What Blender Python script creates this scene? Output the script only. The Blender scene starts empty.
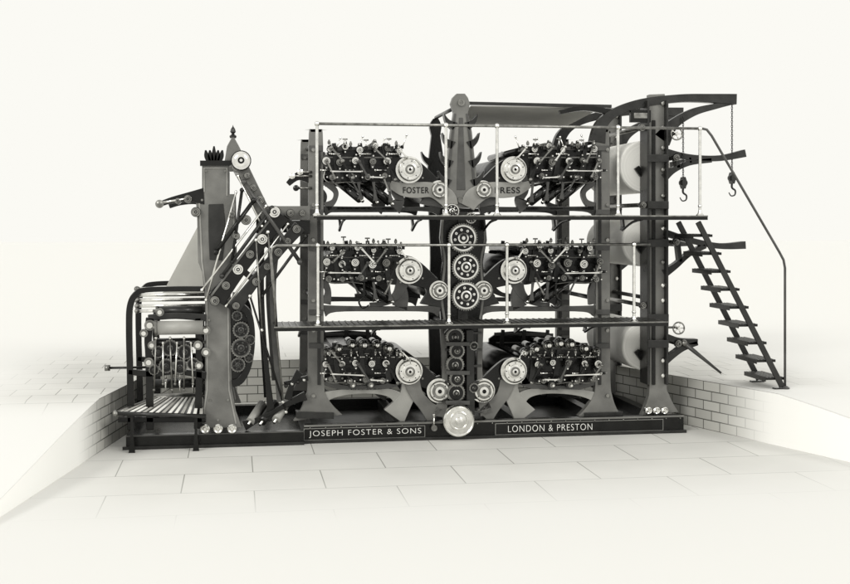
import bpy, bmesh, math, random
from mathutils import Vector, Matrix
random.seed(7)
S = bpy.context.scene
COL = S.collection
# ------------------------------------------------------------------ survey of the place
TH = math.radians(9.0); D = 11.85; CX = -D*math.tan(TH); H = 2.15; F = 1200.0
def p(px, py, Y=0.0):
    """measured drawing position -> metres on the upright plane at depth Y"""
    t = math.tan(TH + math.atan((px-425.0)/F))
    X = CX + (Y+D)*t
    zc = (X-CX)*math.sin(TH) + (Y+D)*math.cos(TH)
    return Vector((X, Y, H - (py-222.0)*zc/F))
def fl(px, py, z=0.0):
    zc = F*(H-z)/(py-222.0); xc = (px-425.0)/F*zc
    return Vector((CX + xc*math.cos(TH)+zc*math.sin(TH), -D - xc*math.sin(TH)+zc*math.cos(TH), z))
# ------------------------------------------------------------------ materials
def mat(name, col, rough=.4, metal=0.0, var=.25, bump=.0, nscale=9.0, spec=.5):
    m = bpy.data.materials.new(name); m.use_nodes = True
    nt = m.node_tree; b = nt.nodes['Principled BSDF']
    geo = nt.nodes.new('ShaderNodeNewGeometry')
    no = nt.nodes.new('ShaderNodeTexNoise'); no.inputs['Scale'].default_value = nscale
    no.inputs['Detail'].default_value = 6
    nt.links.new(geo.outputs['Position'], no.inputs['Vector'])
    r = nt.nodes.new('ShaderNodeValToRGB')
    lo = [c*(1-var) for c in col]; hi = [min(1, c*(1+var)) for c in col]
    r.color_ramp.elements[0].position = .3; r.color_ramp.elements[1].position = .7
    r.color_ramp.elements[0].color = (*lo, 1); r.color_ramp.elements[1].color = (*hi, 1)
    nt.links.new(no.outputs['Fac'], r.inputs['Fac']); nt.links.new(r.outputs['Color'], b.inputs['Base Color'])
    mr = nt.nodes.new('ShaderNodeMapRange')
    mr.inputs['To Min'].default_value = max(.05, rough-.1); mr.inputs['To Max'].default_value = min(1, rough+.12)
    nt.links.new(no.outputs['Fac'], mr.inputs['Value']); nt.links.new(mr.outputs['Result'], b.inputs['Roughness'])
    b.inputs['Metallic'].default_value = metal
    b.inputs['Specular IOR Level'].default_value = spec
    if bump > 0:
        n2 = nt.nodes.new('ShaderNodeTexNoise'); n2.inputs['Scale'].default_value = 60
        nt.links.new(geo.outputs['Position'], n2.inputs['Vector'])
        bp = nt.nodes.new('ShaderNodeBump'); bp.inputs['Strength'].default_value = bump; bp.inputs['Distance'].default_value = .01
        nt.links.new(n2.outputs['Fac'], bp.inputs['Height']); nt.links.new(bp.outputs['Normal'], b.inputs['Normal'])
    return m
BLK = mat('black_enamelled_iron', (.006, .006, .0055), .22, 0, .4, .12, spec=.3)
DRK = mat('dark_iron', (.016, .016, .015), .30, 0, .4, .15, spec=.4)
MID = mat('mid_grey_iron', (.055, .0545, .052), .36, 0, .3, .15)
GRY = mat('grey_painted_casting', (.135, .134, .126), .38, 0, .28, .15, 4)
LGR = mat('light_grey_casting', (.26, .258, .243), .42, 0, .2, .12, 4)
PAL = mat('pale_grey_web', (.55, .545, .51), .8, 0, .08, 0, 4, .2)
STL = mat('machined_steel', (.76, .755, .725), .22, 1, .14, .03, 20)
DST = mat('dull_steel', (.24, .238, .225), .32, 1, .4, .05, 20)
RUB = mat('ink_roller_rubber', (.008, .008, .0075), .16, 0, .3, 0, spec=.6)
PAP = mat('newsprint_paper', (.88, .875, .84), .9, 0, .03, 0, 3, .1)
ENA = mat('white_lettering', (.8, .8, .77), .6, 0, .03, 0, 9, .2)
TAP = mat('woven_tape', (.42, .415, .39), .85, 0, .15, 0, 30, .1)
PEN = bpy.data.materials.new('wound_paper_edge'); PEN.use_nodes = True
nt = PEN.node_tree; b = nt.nodes['Principled BSDF']; tc = nt.nodes.new('ShaderNodeTexCoord'); sp = nt.nodes.new('ShaderNodeSeparateXYZ'); cb = nt.nodes.new('ShaderNodeCombineXYZ')
nt.links.new(tc.outputs['Object'], sp.inputs[0]); nt.links.new(sp.outputs['X'], cb.inputs['X']); nt.links.new(sp.outputs['Z'], cb.inputs['Y'])
ln = nt.nodes.new('ShaderNodeVectorMath'); ln.operation = 'LENGTH'; nt.links.new(cb.outputs[0], ln.inputs[0])
no = nt.nodes.new('ShaderNodeTexNoise'); no.noise_dimensions = '1D'; no.inputs['Scale'].default_value = 60; nt.links.new(ln.outputs['Value'], no.inputs['W'])
r = nt.nodes.new('ShaderNodeValToRGB'); r.color_ramp.elements[0].color = (.78, .775, .74, 1); r.color_ramp.elements[1].color = (.92, .915, .88, 1)
nt.links.new(no.outputs['Fac'], r.inputs['Fac']); nt.links.new(r.outputs['Color'], b.inputs['Base Color']); b.inputs['Roughness'].default_value = .95; b.inputs['Specular IOR Level'].default_value = .05

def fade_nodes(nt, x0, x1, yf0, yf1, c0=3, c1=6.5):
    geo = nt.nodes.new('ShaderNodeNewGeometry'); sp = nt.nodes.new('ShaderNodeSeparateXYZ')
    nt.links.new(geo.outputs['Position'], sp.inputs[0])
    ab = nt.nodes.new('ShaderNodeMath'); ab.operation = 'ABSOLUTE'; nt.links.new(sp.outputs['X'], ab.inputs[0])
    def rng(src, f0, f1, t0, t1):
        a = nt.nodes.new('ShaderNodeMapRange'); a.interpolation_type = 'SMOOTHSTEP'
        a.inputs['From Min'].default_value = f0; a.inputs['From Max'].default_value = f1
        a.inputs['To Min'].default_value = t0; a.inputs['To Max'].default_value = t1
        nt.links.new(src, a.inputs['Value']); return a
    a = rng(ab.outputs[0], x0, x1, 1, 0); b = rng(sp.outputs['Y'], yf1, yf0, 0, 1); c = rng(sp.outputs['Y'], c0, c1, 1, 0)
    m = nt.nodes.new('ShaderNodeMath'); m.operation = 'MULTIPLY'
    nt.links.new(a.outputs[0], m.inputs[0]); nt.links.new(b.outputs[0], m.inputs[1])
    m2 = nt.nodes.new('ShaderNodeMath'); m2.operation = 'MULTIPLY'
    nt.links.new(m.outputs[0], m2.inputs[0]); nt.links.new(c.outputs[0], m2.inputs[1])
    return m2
FAR = (.745, .743, .727)  # painted vignette: floor and paving fade to this, matching the white background
def tilemat(name, base, joint, bw, rh, mort, vertical, x0, x1, yf0, yf1, amp=.06, far=FAR, c0=3, c1=6.5):
    m = bpy.data.materials.new(name); m.use_nodes = True; nt = m.node_tree; b = nt.nodes['Principled BSDF']
    tc = nt.nodes.new('ShaderNodeTexCoord'); sp = nt.nodes.new('ShaderNodeSeparateXYZ'); cb = nt.nodes.new('ShaderNodeCombineXYZ')
    nt.links.new(tc.outputs['Object'], sp.inputs[0]); nt.links.new(sp.outputs['X'], cb.inputs['X'])
    nt.links.new(sp.outputs['Z' if vertical else 'Y'], cb.inputs['Y'])
    br = nt.nodes.new('ShaderNodeTexBrick'); nt.links.new(cb.outputs[0], br.inputs['Vector'])
    br.inputs['Scale'].default_value = 1; br.inputs['Brick Width'].default_value = bw; br.inputs['Row Height'].default_value = rh
    br.inputs['Mortar Size'].default_value = mort; br.inputs['Mortar Smooth'].default_value = .2
    br.inputs['Color1'].default_value = (*base, 1); br.inputs['Color2'].default_value = (*[c*(1-amp) for c in base], 1)
    br.inputs['Mortar'].default_value = (*joint, 1); br.inputs['Bias'].default_value = 0
    no = nt.nodes.new('ShaderNodeTexNoise'); no.inputs['Scale'].default_value = 1.3; no.inputs['Detail'].default_value = 8
    nt.links.new(tc.outputs['Object'], no.inputs['Vector'])
    mr = nt.nodes.new('ShaderNodeMapRange'); mr.inputs['To Min'].default_value = .86; mr.inputs['To Max'].default_value = 1.1
    nt.links.new(no.outputs['Fac'], mr.inputs['Value'])
    mu = nt.nodes.new('ShaderNodeVectorMath'); mu.operation = 'SCALE'
    nt.links.new(br.outputs['Color'], mu.inputs[0]); nt.links.new(mr.outputs[0], mu.inputs['Scale'])
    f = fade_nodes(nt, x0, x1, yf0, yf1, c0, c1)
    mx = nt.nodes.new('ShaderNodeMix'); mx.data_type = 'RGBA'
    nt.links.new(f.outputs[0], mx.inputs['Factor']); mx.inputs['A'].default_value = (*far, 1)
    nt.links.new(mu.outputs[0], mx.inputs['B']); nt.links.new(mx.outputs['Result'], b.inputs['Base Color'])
    b.inputs['Roughness'].default_value = .85; b.inputs['Specular IOR Level'].default_value = .05
    return m
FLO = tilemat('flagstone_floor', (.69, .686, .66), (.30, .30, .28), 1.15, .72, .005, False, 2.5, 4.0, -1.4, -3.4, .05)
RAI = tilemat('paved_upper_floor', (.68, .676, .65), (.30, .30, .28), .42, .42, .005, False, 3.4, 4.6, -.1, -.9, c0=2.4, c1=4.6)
BRK = tilemat('glazed_brick', (.54, .536, .505), (.11, .11, .10), .25, .1, .006, True, 3.4, 4.2, -.1, -1.0, .16, (.96, .957, .935))  # near-white far colour painted in to offset shade on the wall sides

# ------------------------------------------------------------------ mesh builder
def crom(P, n):
    if len(P) < 3 or n < 2: return [tuple(a) for a in P]
    out = []
    Q = [P[0]] + list(P) + [P[-1]]
    for i in range(1, len(Q)-2):
        a, b, c, d = Q[i-1], Q[i], Q[i+1], Q[i+2]
        for k in range(n):
            t = k/n
            out.append(tuple(.5*((2*b[j]) + (-a[j]+c[j])*t + (2*a[j]-5*b[j]+4*c[j]-d[j])*t*t + (-a[j]+3*b[j]-3*c[j]+d[j])*t**3) for j in range(len(b))))
    out.append(tuple(P[-1])); return out
class G:
    def __init__(s): s.bm = bmesh.new(); s.mats = []
    def mi(s, m):
        if m not in s.mats: s.mats.append(m)
        return s.mats.index(m)
    def face(s, vs, mi, sm=False):
        try:
            f = s.bm.faces.new(vs); f.material_index = mi; f.smooth = sm
        except ValueError: pass
    def poly(s, pts, y0, y1, m):
        i = s.mi(m); A = [s.bm.verts.new((x, y0, z)) for x, z in pts]; B = [s.bm.verts.new((x, y1, z)) for x, z in pts]
        s.face(A, i); s.face(B[::-1], i); n = len(pts)
        for k in range(n): s.face([A[k], B[k], B[(k+1) % n], A[(k+1) % n]], i)
        return s
    def plate(s, pts, y0, y1, m, ref=None):
        q = [p(a, b, y0 if ref is None else ref) for a, b in pts]
        return s.poly([(v.x, v.z) for v in q], y0, y1, m)
    def rib(s, pts, y0, y1, m, n=6, ref=None):
        r = y0 if ref is None else ref; P = []
        for a in pts:
            v = p(a[0], a[1], r); P.append((v.x, v.z, a[2]/100.0))
        return s.ribm(P, y0, y1, m, n)
    def ribm(s, P, y0, y1, m, n=6):
        P = crom(P, n); i = s.mi(m); L = []
        for k, (x, z, w) in enumerate(P):
            a = P[max(0, k-1)]; b = P[min(len(P)-1, k+1)]
            t = Vector((b[0]-a[0], b[1]-a[1]))
            if t.length < 1e-7: t = Vector((1, 0))
            t.normalize(); nn = Vector((-t.y, t.x))*w/2
            L.append([s.bm.verts.new(c) for c in ((x+nn.x, y0, z+nn.y), (x-nn.x, y0, z-nn.y), (x-nn.x, y1, z-nn.y), (x+nn.x, y1, z+nn.y))])
        for k in range(len(L)-1):
            for j in range(4): s.face([L[k][j], L[k][(j+1) % 4], L[k+1][(j+1) % 4], L[k+1][j]], i)
        s.face(L[0][::-1], i); s.face(L[-1], i); return s
    def rings(s, R, mi, sm=True, cap=True):
        n = len(R[0])
        V = [[s.bm.verts.new(c) for c in r] for r in R]
        for a, b in zip(V, V[1:]):
            for k in range(n): s.face([a[k], a[(k+1) % n], b[(k+1) % n], b[k]], mi, sm)
        if cap: s.face(V[0][::-1], mi); s.face(V[-1], mi)
    def cyl(s, a, b, r, m, r2=None, seg=16):
        a = Vector(a); b = Vector(b); r2 = r if r2 is None else r2
        d = (b-a).normalized(); u = d.orthogonal().normalized(); w = d.cross(u)
        R = [[c + (u*math.cos(t*2*math.pi/seg) + w*math.sin(t*2*math.pi/seg))*rr for t in range(seg)] for c, rr in ((a, r), (b, r2))]
        s.rings(R, s.mi(m)); return s
    def lathe(s, c, prof, m, seg=24, axis=(0, 1, 0)):
        c = Vector(c); d = Vector(axis).normalized(); u = d.orthogonal().normalized(); w = d.cross(u)
        def ring(r, o): return [c + d*o + (u*math.cos(t*2*math.pi/seg) + w*math.sin(t*2*math.pi/seg))*max(r, 1e-4) for t in range(seg)]
        for k in range(len(prof)-1):
            a = prof[k]; b = prof[k+1]; mm = b[2] if len(b) > 2 else m
            flat = abs(a[1]-b[1]) < 1e-6
            s.rings([ring(a[0], a[1]), ring(b[0], b[1])], s.mi(mm), not flat, False)
        return s
    def tube(s, P, r, m, n=1, seg=10, r2=None):
        P = [Vector(q) for q in (crom([tuple(v) for v in P], n) if n > 1 else P)]; R = []
        u = None
        for k, c in enumerate(P):
            t = (P[min(len(P)-1, k+1)]-P[max(0, k-1)]).normalized()
            u = t.orthogonal().normalized() if u is None else (u - t*u.dot(t)).normalized()
            w = t.cross(u); rr = r if r2 is None else r + (r2-r)*k/(len(P)-1)
            R.append([c+(u*math.cos(a*2*math.pi/seg)+w*math.sin(a*2*math.pi/seg))*rr for a in range(seg)])
        s.rings(R, s.mi(m)); return s
    def ball(s, c, r, m, seg=12):
        c = Vector(c); prof = [(r*math.sin(math.pi*k/8), -r*math.cos(math.pi*k/8)) for k in range(9)]
        return s.lathe(c, prof, m, seg, (0, 0, 1))
    def box(s, a, b, m):
        return s.poly([(a[0], a[2]), (b[0], a[2]), (b[0], b[2]), (a[0], b[2])], a[1], b[1], m)
    def make(s, name, parent=None, bevel=0.0, label=None):
        bmesh.ops.recalc_face_normals(s.bm, faces=s.bm.faces[:])
        xs = [v.co for v in s.bm.verts]
        lo = Vector((min(v.x for v in xs), min(v.y for v in xs), min(v.z for v in xs)))
        hi = Vector((max(v.x for v in xs), max(v.y for v in xs), max(v.z for v in xs)))
        c = (lo+hi)/2
        bmesh.ops.translate(s.bm, vec=-c, verts=s.bm.verts[:])
        me = bpy.data.meshes.new(name); s.bm.to_mesh(me); s.bm.free()
        for m in s.mats: me.materials.append(m)
        o = bpy.data.objects.new(name, me); COL.objects.link(o)
        place(o, c, parent)
        if bevel:
            b = o.modifiers.new('bevel', 'BEVEL'); b.width = bevel; b.segments = 2; b.limit_method = 'ANGLE'; b.angle_limit = math.radians(50)
        if label: o['label'] = label
        return o
WORLD = {}
def place(o, c, parent):
    if parent is not None: o.parent = parent; o.location = c - WORLD[parent.name]
    else: o.location = c
    WORLD[o.name] = Vector(c)
def empty(name, c, label, cat):
    o = bpy.data.objects.new(name, None); COL.objects.link(o); o.location = c; WORLD[o.name] = Vector(c)
    o['label'] = label; o['category'] = cat; return o
def dup(o, off, parent):
    c = o.copy(); COL.objects.link(c); c.parent = parent; w = WORLD[o.name]+Vector(off)
    c.location = w - (WORLD[parent.name] if parent else Vector((0, 0, 0))); WORLD[c.name] = w; return c
def text(body, xz0, xz1, height, Y, m, name, parent, dep=.004, off=-.02):
    cu = bpy.data.curves.new(name, 'FONT'); cu.body = body; cu.size = 1; cu.extrude = .02; cu.offset = off; cu.space_character = 1.15
    t = bpy.data.objects.new('temporary_text', cu); COL.objects.link(t)
    dg = bpy.context.evaluated_depsgraph_get(); me = bpy.data.meshes.new_from_object(t.evaluated_get(dg))
    bpy.data.objects.remove(t)
    xs = [v.co.x for v in me.vertices]; ys = [v.co.y for v in me.vertices]
    w = max(xs)-min(xs); h = max(ys)-min(ys); W = xz1[0]-xz0[0]
    for v in me.vertices:
        q = v.co.copy(); fx = (q.x-min(xs))/w
        v.co = Vector((fx*W - W/2, -q.z/.02*dep, (q.y-min(ys))/h*height-height/2))
    me.materials.clear(); me.materials.append(m)
    o = bpy.data.objects.new(name, me); COL.objects.link(o)
    place(o, Vector(((xz0[0]+xz1[0])/2, Y, (xz0[1]+xz1[1])/2)), parent); return o

PR = empty('printing_press', Vector((0, .75, 0)), 'huge black iron three-tier newspaper printing press on a bed plate', 'printing press')
RY = 1.5
# ------------------------------------------------------------------ bed plate
xl = p(128, 440).x; xm = p(303, 440).x; xr = p(678, 430).x
g = G()
g.box((xm, -.16, 0), (xr, -.06, .175), BLK); g.box((xm, -.19, 0), (xr+.02, -.16, .03), DRK); g.box((xm, -.172, .16), (xr, -.1601, .178), GRY)
g.box((xm, 1.5, 0), (xr, 1.62, .175), BLK)
for a in (316, 400, 455, 520, 603, 660):
    x = p(a, 430).x; g.box((x-.05, -.06, .02), (x+.05, 1.5, .16), DRK)
g.box((xm, -.06, .0), (xr, 1.5, .05), MID)
g.box((xl, -.22, 0), (xm-.002, -.12, .13), BLK); g.box((xl, 1.5, 0), (xm-.002, 1.62, .13), BLK); g.box((xl, -.12, 0), (xl+.12, 1.5, .13), BLK)
g.box((xl+.12, -.12, 0), (xm-.002, 1.5, .045), BLK); g.box((xl-.03, -.25, 0), (xm-.002, -.22, .03), DRK)
g.box((xl, -.224, .12), (xm-.002, -.2201, .132), MID)
for k in range(26):
    x = xm+.06+k*(xr-xm-.1)/25; g.cyl((x, -.16, .148), (x, -.17, .148), .007, DST, seg=6)
bed = g.make('bed_plate', PR, .005)
for a, b, t, hh in ((309, 421, 'JOSEPH FOSTER & SONS', .068), (508, 592, 'LONDON & PRESTON', .064)):
    x0 = p(a, 430, -.16); x1 = p(b, 430, -.16)
    text(t, (x0.x, .086), (x1.x, .086), hh, -.165, ENA, 'lettering', bed, .003)
    X0 = x0.x-.05; X1 = x1.x+.04
    if a > 400: X0 -= .08; X1 = x1.x+.75
    g = G()
    for q in (((X0, .028), (X1, .032)), ((X0, .139), (X1, .143)), ((X0, .0321), (X0+.004, .1389)), ((X1-.004, .0321), (X1, .1389))):
        g.box((q[0][0], -.164, q[0][1]), (q[1][0], -.1601, q[1][1]), LGR)
    g.make('panel_moulding', bed)

# ------------------------------------------------------------------ frames
def frontrear(g, name, parent, bevel=.005):
    o = g.make(name, parent, bevel); return o, dup(o, (0, RY, 0), parent)
for cx, sd in ((316, -1), (603, 1)):
    g = G()
    g.rib([(cx, 132, 10), (cx, 145, 14), (cx, 300, 15), (cx, 380, 16), (cx, 396, 20), (cx-sd*1, 408, 32), (cx-sd*2, 418, 48)], -.04, .04, GRY, 5)
    g.rib([(cx-sd*3, 150, 3), (cx-sd*3, 300, 3), (cx-sd*3, 385, 3)], -.052, -.0401, DRK, 3)
    g.rib([(cx-sd*18, 416, 6), (cx+sd*20, 415, 6)], -.07, .07, DRK, 1)
    for yy in (150, 205, 240, 300, 330, 395):
        c = p(cx+sd*3, yy); g.lathe((c.x, -.04, c.z), [(.02, 0), (.02, -.02), (.0, -.02)], DST, 6)
    for yy in (148, 212, 248, 312, 346):
        g.rib([(cx-7, yy, 5), (cx+7, yy, 5)], -.058, -.0521, MID, 1)
    frontrear(g, 'frame_column', PR)
for (xa, xb) in ((324, 440), (480, 596)):
    s_ = 1 if xa > 460 else -1
    for py, w in ((209, 5), (309, 6)):
        g = G(); g.rib([(xa, py+2, w+6), (xa+12, py, w), ((xa+xb)/2, py, w*.8), (xb-12, py, w), (xb, py+2, w+6)], -.03, .03, MID if py > 300 else DRK, 4); frontrear(g, 'frame_beam', PR, .004)
    g = G()
    g.rib([(460+s_*50, 376, 18), (460+s_*50, 388, 17), (460+s_*55, 401, 16), (460+s_*66, 417, 24)], -.035, .035, LGR, 6)
    g.rib([(460+s_*48, 382, 16), (460+s_*43, 395, 13), (460+s_*34, 406, 14), (460+s_*24, 417, 20)], -.05, .03, GRY, 6)
    g.rib([(460+s_*140, 402, 16), (460+s_*132, 396, 9), (460+s_*112, 392, 6), (460+s_*86, 391, 6), (460+s_*68, 394, 9), (460+s_*58, 402, 15)], -.03, .03, LGR, 6)
    frontrear(g, 'leg_casting', PR)

# spine
g = G()
g.plate([(442, 214), (485, 214), (487, 240), (483, 262), (485, 300), (481, 330), (476, 345), (472, 419), (448, 419), (447, 345), (441, 320), (439, 290), (443, 262), (440, 238)], -.03, .03, BLK)
g.rib([(443, 322, 6), (445, 380, 6), (440, 417, 14)], -.05, .0, GRY, 4)
g.rib([(481, 322, 6), (480, 380, 6), (487, 415, 14)], -.05, .0, GRY, 4)
g.rib([(443, 216, 2.5), (442, 240, 2.5), (445, 262, 2.5), (442, 295, 2.5), (445, 322, 2.5)], -.04, -.0301, GRY, 4)
g.rib([(483, 216, 2.5), (485, 240, 2.5), (481, 262, 2.5), (483, 295, 2.5), (480, 322, 2.5)], -.04, -.0301, GRY, 4)
g.rib([(463, 212, 10), (463, 326, 10)], -.06, -.031, DRK, 1)
g.rib([(470, 330, 7), (471, 415, 8)], -.16, -.05, DRK, 1)
for yy in (333, 350, 366, 382, 398, 412): g.rib([(445, yy, 2.4), (482, yy, 2.4)], -.06, -.05, MID, 1)
for yy in (344, 373, 403): g.rib([(446, yy, 4), (470, yy, 4)], -.19, -.165, MID, 1)
hs = g.make('centre_housing', PR, .004)
g = G(); g.rib([(460, 206, 16), (461, 262, 14), (459, 325, 14), (460, 400, 14), (460, 418, 28)], RY-.03, RY+.03, DRK, 4, ref=0); g.make('rear_spine_casting', PR, .004)
def pylon(y0, y1, m, hookm, rear):
    g = G(); t = 12 if rear else 0; n_ = .7 if rear else 1
    g.plate([(460-10*n_, 104+t), (460-8*n_, 98+t), (460-4*n_, 94+t), (460+4*n_, 94+t), (460+7*n_, 98+t), (460+9*n_, 104+t), (460+7*n_, 113+t), (460+11*n_, 132+t), (460+15*n_, 170), (460+19*n_, 208), (460-19*n_, 208), (460-14*n_, 170), (460-10*n_, 132+t), (460-7*n_, 113+t)], y0, y1, m, ref=0)
    ys = (148, 168, 188) if rear else (119, 138, 157, 176, 195)
    for yy in ys:
        for sg in (-1, 1):
            w = 460+sg*(8+(yy-112)*.1)*n_
            g.rib([(w-sg*3, yy+8, 9), (w+sg*3, yy+4, 5.5), (w+sg*6, yy, 3), (w+sg*8, yy-5, .6)], y0-.012, y1+.012, hookm, 5, ref=0)
    if not rear:
        for yy in (103, 200):
            c = p(460, yy); g.lathe((c.x, y0, c.z), [(.035, 0), (.035, -.02), (.02, -.02), (.02, -.01), (0, -.01)], DST, 16)
        for sg in (-1, 1): g.rib([(460+sg*6, 114, 2), (460+sg*10, 150, 2), (460+sg*15, 205, 2.4)], y0-.012, y0-.0001, MID, 4, ref=0)
        g.rib([(460, 118, 4), (460, 190, 9)], y0-.006, y0-.0002, MID, 1, ref=0)
    return g.make('toothed_pylon', PR, .003, label='tall grey tapering casting with hooked edges' if not rear else 'black tapering casting with hooked edges')
pylon(-.05, .03, GRY, DRK, False); pylon(RY-.04, RY+.03, BLK, BLK, True)

def gear(px, py, r, Y, name='drive_gear', parent=None, rim=STL, teeth=None, thick=.06, holes=8):
    g = G(); c = p(px, py, Y); r = r/100; n = teeth or int(r*2*math.pi/.024)
    pts = []
    for k in range(n):
        a0 = 2*math.pi*k/n; st = 2*math.pi/n
        for f_, rr in ((0, r*.93), (.15, r), (.45, r), (.6, r*.93)):
            a = a0+f_*st; pts.append((c.x+rr*math.cos(a), c.z+rr*math.sin(a)))
    g.poly(pts, Y, Y+thick, DST)
    g.lathe((c.x, Y, c.z), [(r*.86, -.0001, rim), (r*.86, -.012, rim), (r*.76, -.012, rim), (r*.74, -.003, rim), (r*.74, -.0035, BLK), (r*.36, -.0035, BLK), (r*.36, -.02, rim), (r*.26, -.024, rim), (r*.24, -.015, DRK), (r*.12, -.015, DRK), (r*.12, -.035, rim), (0, -.035, rim)], rim, 32)
    for k in range(holes):
        a = k*2*math.pi/holes+.2; x = c.x+r*.55*math.cos(a); z = c.z+r*.55*math.sin(a)
        g.lathe((x, Y-.0035, z), [(r*.09, 0), (r*.09, -.006), (r*.04, -.006), (0, -.002)], rim, 10)
    return g.make(name, parent)
for a in ((463, 238, 15, -.14), (466, 267, 14.5, -.12), (466, 296, 15, -.14), (452, 211, 8, -.1), (471, 218, 6, -.1)):
    gear(*a, parent=hs)
for a in ((455, 337, 9.5, -.12), (457, 351, 8, -.15), (455, 365, 9.5, -.12), (457, 379, 8, -.15), (456, 393, 9.5, -.12), (474, 388, 5, -.18), (474, 346, 4.5, -.18)):
    gear(*a, parent=hs, rim=DST, holes=0, thick=.04)
g = G(); c = p(459, 421, -.32)
R_ = .155
g.cyl((c.x, -.02, c.z), (c.x, -.3, c.z), .05, DST, seg=20)
g.lathe((c.x, -.32, c.z), [(.05, .06), (R_, .06), (R_, 0), (R_*.93, -.012), (R_*.86, -.004), (R_*.62, -.004), (R_*.58, -.018), (R_*.5, -.018), (R_*.47, -.006), (R_*.25, -.01), (R_*.22, -.03), (R_*.1, -.035), (0, -.035)], STL, 48)
g.make('bright_pulley', PR, label='bright polished steel pulley disc at the foot of the drive')
g = G(); c = p(434, 428, -.2); g.cyl((c.x, -.18, c.z), (c.x, -.22, c.z), .03, DST)
g.cyl((c.x, -.2, c.z), (c.x, -.2, c.z+.12), .009, STL); g.ball((c.x, -.2, c.z+.13), .016, STL)
g.make('starting_lever', PR)

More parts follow.
